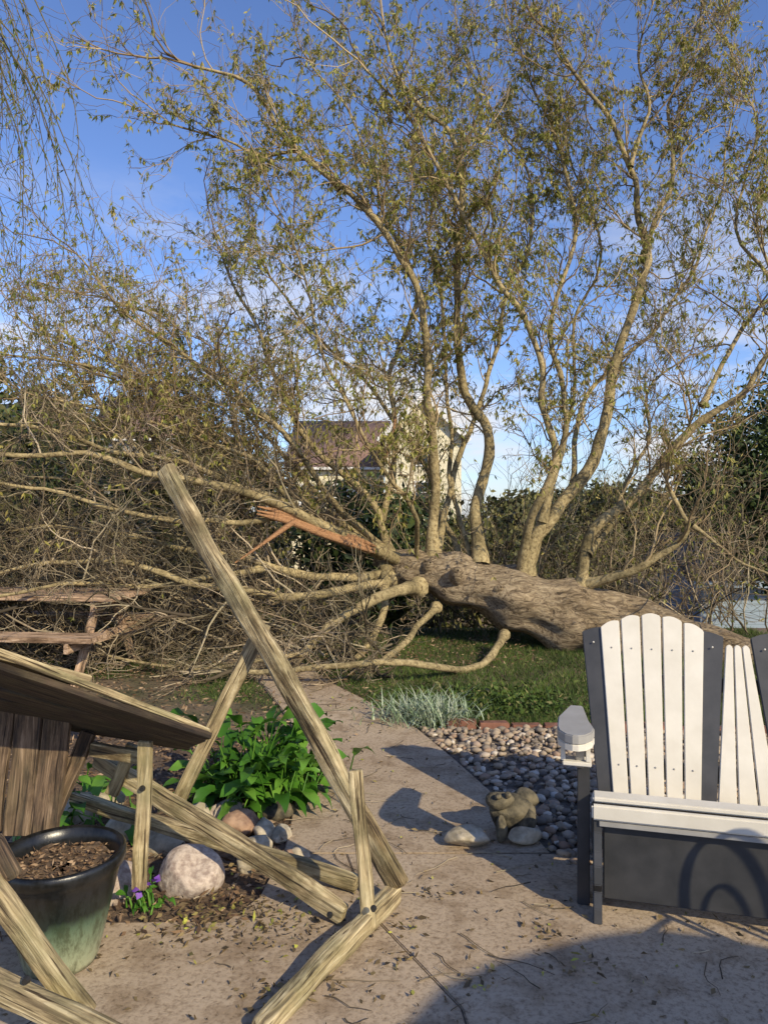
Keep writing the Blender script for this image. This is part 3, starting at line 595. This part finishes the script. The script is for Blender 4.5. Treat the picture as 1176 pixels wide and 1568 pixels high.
npmesh('potting_soil',V,[[j*32+i,j*32+(i+1)%32,(j+1)*32+(i+1)%32,(j+1)*32+i] for j in range(5) for i in range(32)],M_bed,pot)
n=500; rr=.16*np.sqrt(rng.random(n)); aa=rng.random(n)*6.28
V,Fl=leaves(np.stack([rr*np.cos(aa),rr*np.sin(aa),np.full(n,.328)],1),rng.normal(size=(n,3))*[1,1,.3],rng.uniform(.01,.03,n),rng.uniform(.004,.01,n)); npmesh('soil_chips',V,Fl,M_chip,pot)

# ---------------------------------------------------------------- stones
M_pink=simple('pink_granite',(.30,.23,.19),(.55,.46,.38),40,.9,.7,.008,lo=.38,hi=.6); M_lime=simple('limestone',(.26,.22,.15),(.52,.45,.33),14,.9,.8,.014,lo=.38,hi=.62)
M_red=simple('red_sandstone',(.20,.11,.07),(.46,.30,.19),14,.9,.8,.012,lo=.38,hi=.62); M_dst=simple('mossy_dark_stone',(.04,.036,.025),(.16,.135,.085),16,.9,.9,.014,lo=.38,hi=.62)
rock('pink_boulder',(-.745,2.84,.065),(.128,.11,.10),M_pink,seed=3,rough=.16)
rock('pink_boulder',(-1.03,2.80,.04),(.13,.1,.08),M_pink,seed=4,rough=.12)
rp=empty('garden_rocks')
for i,(u,v,d,s,mm) in enumerate([(250,1310,3.2,.10,M_lime),(130,1262,3.5,.12,M_lime),(190,1290,3.3,.08,M_lime),(370,1262,3.35,.085,M_red),(345,1250,3.5,.07,M_pink),(405,1275,3.3,.06,M_lime),(395,1310,3.15,.06,M_lime),(428,1255,3.5,.065,M_dst),(432,1285,3.25,.05,M_lime),(410,1245,3.6,.07,M_red),(460,1318,3.05,.045,M_lime),(380,1335,3.0,.06,M_lime),(440,1325,3.02,.05,M_red),(330,1290,3.2,.07,M_lime),(300,1262,3.4,.08,M_lime),(160,1250,3.6,.1,M_lime),(60,1260,3.5,.1,M_lime),(445,1235,3.7,.06,M_red),(300,1235,3.75,.09,M_lime)]):
    p=W(u,v,d); rock('stone_%d'%(i+1),(p[0],p[1],max(.03,p[2]*.8)),(s*1.15,s,s*.85),mm,rp,30+i,.3,i)
fs=empty('stone_frog_statue',(.47,3.22,.02),math.radians(12))
rock('front_slab',(-.115,-.02,.035),(.105,.075,.040),M_lime,fs,51,.14)
rock('body',(.10,.05,.085),(.12,.09,.095),M_dst,fs,52,.22); rock('head',(.045,.02,.165),(.062,.05,.042),M_dst,fs,53,.18)
rock('base_stone',(.13,-.06,.035),(.08,.045,.04),M_lime,fs,54,.14); rock('back_lump',(.17,.06,.135),(.07,.06,.055),M_dst,fs,55,.22)
rock('haunch',(.16,.0,.08),(.05,.07,.06),M_dst,fs,58,.18); rock('foreleg',(.03,-.035,.06),(.025,.03,.06),M_dst,fs,59,.15)
rock('eye',(.02,-.02,.198),(.015,.015,.014),M_dst,fs,56,.02); rock('eye',(.065,-.02,.20),(.015,.015,.014),M_dst,fs,57,.02)

# ---------------------------------------------------------------- plants
def broadleaves(name,center,n,L0,material,seed,spread=.12,parent=None):
    r=np.random.default_rng(seed); Vs=[];Fs=[];off=0; st=Buf()
    for i in range(n):
        az=r.random()*6.28; el=r.uniform(.15,1.35); L=L0*r.uniform(.6,1.15); Wd=L*r.uniform(.34,.46)
        base=np.array(center)+np.array([r.normal(0,spread),r.normal(0,spread),0])
        hd=np.array([math.cos(az),math.sin(az),0]); ped=L*r.uniform(.5,1.5)*(.4+math.sin(el))
        tip=base+hd*ped*math.cos(el)*.7+UP*ped*max(.35,math.sin(el)); tube(st,[base,(base+tip)/2+UP*.02,tip],[.005,.004,.003],4)
        side=np.cross(hd,UP); m=7; row=[]; p=tip; a=el*.7
        tw=r.normal(0,.35); side=side*math.cos(tw)+UP*math.sin(tw)
        for j in range(m):
            t=j/(m-1); w=Wd*.5*math.sin(math.pi*min(1,(t*.93+.07))**.75)*(1 if j<m-1 else .05)
            ripple=.012*math.sin(t*9+i)*L/.2
            up_=np.cross(side,hd*math.cos(a)+UP*math.sin(a)); 
            row+= [p-side*w-up_*(-.25*w)+UP*ripple,p-UP*.0,p+side*w+up_*(.25*w)-UP*ripple]
            p=p+(hd*math.cos(a)+UP*math.sin(a))*L/(m-1); a-=r.uniform(.15,.32)
        Vs.append(np.array(row)); 
        Fs.append(np.array([[off+j*3+k,off+j*3+k+1,off+j*3+k+4,off+j*3+k+3] for j in range(m-1) for k in (0,1)])); off+=3*m
    e=parent or empty(name); npmesh('leaf_blades',np.concatenate(Vs),np.concatenate(Fs),material,e,True); st.make('stems',material,e)
broadleaves('broadleaf_perennial',(-.62,3.75,.04),250,.19,M_hosta,5,.14)
broadleaves('broadleaf_perennial',(-1.35,3.35,.02),30,.15,M_hosta,6,.12)
broadleaves('pansy_plant',(-.86,2.68,.02),26,.05,M_hosta,8,.03)
M_fl=simple('pansy_petal',(.10,.03,.28),(.25,.10,.5),20,.6)
n=14; V,Fl=leaves(np.array([-.87,2.66,.12])+rng.normal(0,.018,(n,3)),rng.normal(size=(n,3)),.03,.028); npmesh('pansy_flower',V,Fl,M_fl)
Vs=[];Fs=[];off=0
for i in range(620):
    b0=np.array([rng.normal(.30,.15),rng.normal(5.12,.10),0]); az=rng.random()*6.28; hd=np.array([math.cos(az),math.sin(az),0]); L=rng.uniform(.14,.31); a=rng.uniform(.7,1.45); s=np.cross(hd,UP)*rng.uniform(.004,.008); p=b0
    for j in range(5):
        w=1-j/4.2; Vs+= [p-s*w,p+s*w]; p=p+(hd*math.cos(a)+UP*math.sin(a))*L/4; a-=rng.uniform(.2,.45)
    Fs+=[[off+2*j,off+2*j+1,off+2*j+3,off+2*j+2] for j in range(4)]; off+=10
npmesh('variegated_grass_clump',Vs,Fs,M_lily)
n=2500; P=np.stack([rng.normal(.75,.35,n),rng.normal(5.5,.2,n),np.abs(rng.normal(0,.04,n))],1)
V,Fl=leaves(P,rng.normal(size=(n,3))*[1,1,.5]+[0,0,.6],.05,.02); npmesh('ground_cover_plant',V,Fl,M_grass)

# ---------------------------------------------------------------- wrought iron chair (mostly outside the view) & added umbrella
ic=empty('wrought_iron_chair',(1.70,1.50,.02),math.radians(-30)); bi=Buf()
def ring(c,rx,rz_,r=.008,plane='xz',n=36,a0=0,a1=2*math.pi):
    q=[]
    for i in range(n+1):
        a=a0+(a1-a0)*i/n
        q.append((c[0]+rx*math.cos(a),c[1],c[2]+rz_*math.sin(a)) if plane=='xz' else (c[0]+rx*math.cos(a),c[1]+rz_*math.sin(a),c[2]))
    tube(bi,q,np.full(n+1,r),6)
ring((0,0,.43),.22,.22,.010,'xy'); ring((0,.21,.68),.22,.26,.012); ring((0,.21,.60),.13,.18,.008)
for i in range(7): x=-.18+.06*i; y=math.sqrt(.22**2-x*x); tube(bi,[(x,-y,.43),(x,0,.425),(x,y,.43)],[.005]*3,5)
for sx_ in (-1,1):
    for sy in (-1,1): tube(bi,[(sx_*.16,sy*.15,.43),(sx_*.18,sy*.17,.2),(sx_*.21,sy*.2,0)],[.010]*3,6)
    tube(bi,[(sx_*.2,.21,.62),(sx_*.25,0,.64),(sx_*.22,-.15,.60),(sx_*.2,-.14,.44)],[.009]*4,6)
bi.make('iron_frame',M_iron,ic,True)
um=empty('added_shade_umbrella',(3.0,-1.30,.02)); M_cloth=simple('umbrella_cloth',(.25,.2,.14),(.32,.26,.19),10,.9)  # unseen umbrella, added to cast shade on the bottom-right foreground
V=[(0,0,2.55)]+[((1.02+.02*math.cos(4*i*math.pi/8))*math.cos(i*math.pi/16),(1.02+.02*math.cos(4*i*math.pi/8))*math.sin(i*math.pi/16),2.1) for i in range(32)]
npmesh('canopy',V,[[0,1+i,1+(i+1)%32] for i in range(32)],M_cloth,um); bu=Buf(); tube(bu,[(0,0,0),(0,0,1.2),(0,0,2.6)],[.02]*3,12); tube(bu,[(0,0,0),(0,0,.03),(0,0,.06),(0,0,.12)],[.25,.25,.22,.03],24)
for i in range(8): tube(bu,[(0,0,2.54),(.98*math.cos(i*math.pi/4),.98*math.sin(i*math.pi/4),2.085)],[.006,.006],5)
bu.make('pole_and_base',M_iron,um)

# ---------------------------------------------------------------- sky, sun, camera
w=bpy.data.worlds.new("World"); scene.world=w; w.use_nodes=True; nt=w.node_tree; nt.nodes.clear()
el=math.radians(31); sd=Vector((.6*math.cos(el),-.8*math.cos(el),math.sin(el)))
out=nt.nodes.new('ShaderNodeOutputWorld'); bg=nt.nodes.new('ShaderNodeBackground'); bg.inputs[1].default_value=.125
sky=nt.nodes.new('ShaderNodeTexSky'); sky.sky_type='NISHITA'; sky.sun_disc=False; sky.sun_elevation=el; sky.sun_rotation=math.atan2(sd.x,sd.y)
sky.air_density=1.0; sky.dust_density=.5; sky.ozone_density=2.0
tc=nt.nodes.new('ShaderNodeTexCoord'); mp=nt.nodes.new('ShaderNodeMapping'); mp.inputs['Scale'].default_value=(1,1,3.2); nt.links.new(tc.outputs['Generated'],mp.inputs[0])
cn=nt.nodes.new('ShaderNodeTexNoise'); cn.inputs['Scale'].default_value=3.1; cn.inputs['Detail'].default_value=9; cn.inputs['Roughness'].default_value=.6; nt.links.new(mp.outputs[0],cn.inputs[0])
cr=nt.nodes.new('ShaderNodeValToRGB'); cr.color_ramp.elements[0].position=.45; cr.color_ramp.elements[1].position=.62; nt.links.new(cn.outputs[0],cr.inputs[0])
sx=nt.nodes.new('ShaderNodeSeparateXYZ'); nt.links.new(tc.outputs['Generated'],sx.inputs[0])
hr=nt.nodes.new('ShaderNodeMapRange'); hr.inputs[1].default_value=.42; hr.inputs[2].default_value=.15; hr.inputs[3].default_value=0; hr.inputs[4].default_value=1; nt.links.new(sx.outputs[2],hr.inputs[0])
ml=nt.nodes.new('ShaderNodeMath'); ml.operation='MULTIPLY'; nt.links.new(cr.outputs[0],ml.inputs[0]); nt.links.new(hr.outputs[0],ml.inputs[1])
tint=nt.nodes.new('ShaderNodeMix'); tint.data_type='RGBA'; tint.blend_type='MULTIPLY'; tint.inputs[0].default_value=1; tint.inputs[7].default_value=(1.0,1.12,1.5,1); nt.links.new(sky.outputs[0],tint.inputs[6])
mx=nt.nodes.new('ShaderNodeMix'); mx.data_type='RGBA'; mx.inputs[7].default_value=(7.0,7.0,7.2,1)
nt.links.new(tint.outputs[2],mx.inputs[6]); nt.links.new(ml.outputs[0],mx.inputs[0]); nt.links.new(mx.outputs[2],bg.inputs[0]); nt.links.new(bg.outputs[0],out.inputs[0])
L=bpy.data.lights.new('sun','SUN'); L.energy=5.0; L.angle=math.radians(.5); L.color=(1,.86,.60); so=bpy.data.objects.new('sun',L); so.rotation_euler=(-sd).to_track_quat('-Z','Y').to_euler(); link(so)
cam=bpy.data.cameras.new('camera'); co_=bpy.data.objects.new('camera',cam); co_.location=(0,0,CAMH); co_.rotation_euler=(math.radians(90),0,0); link(co_)
cam.sensor_fit='VERTICAL'; cam.sensor_height=36; cam.lens=36*F/1568; cam.clip_end=2000; scene.camera=co_
scene.view_settings.view_transform='Standard'; scene.view_settings.look='None'; scene.view_settings.exposure=0
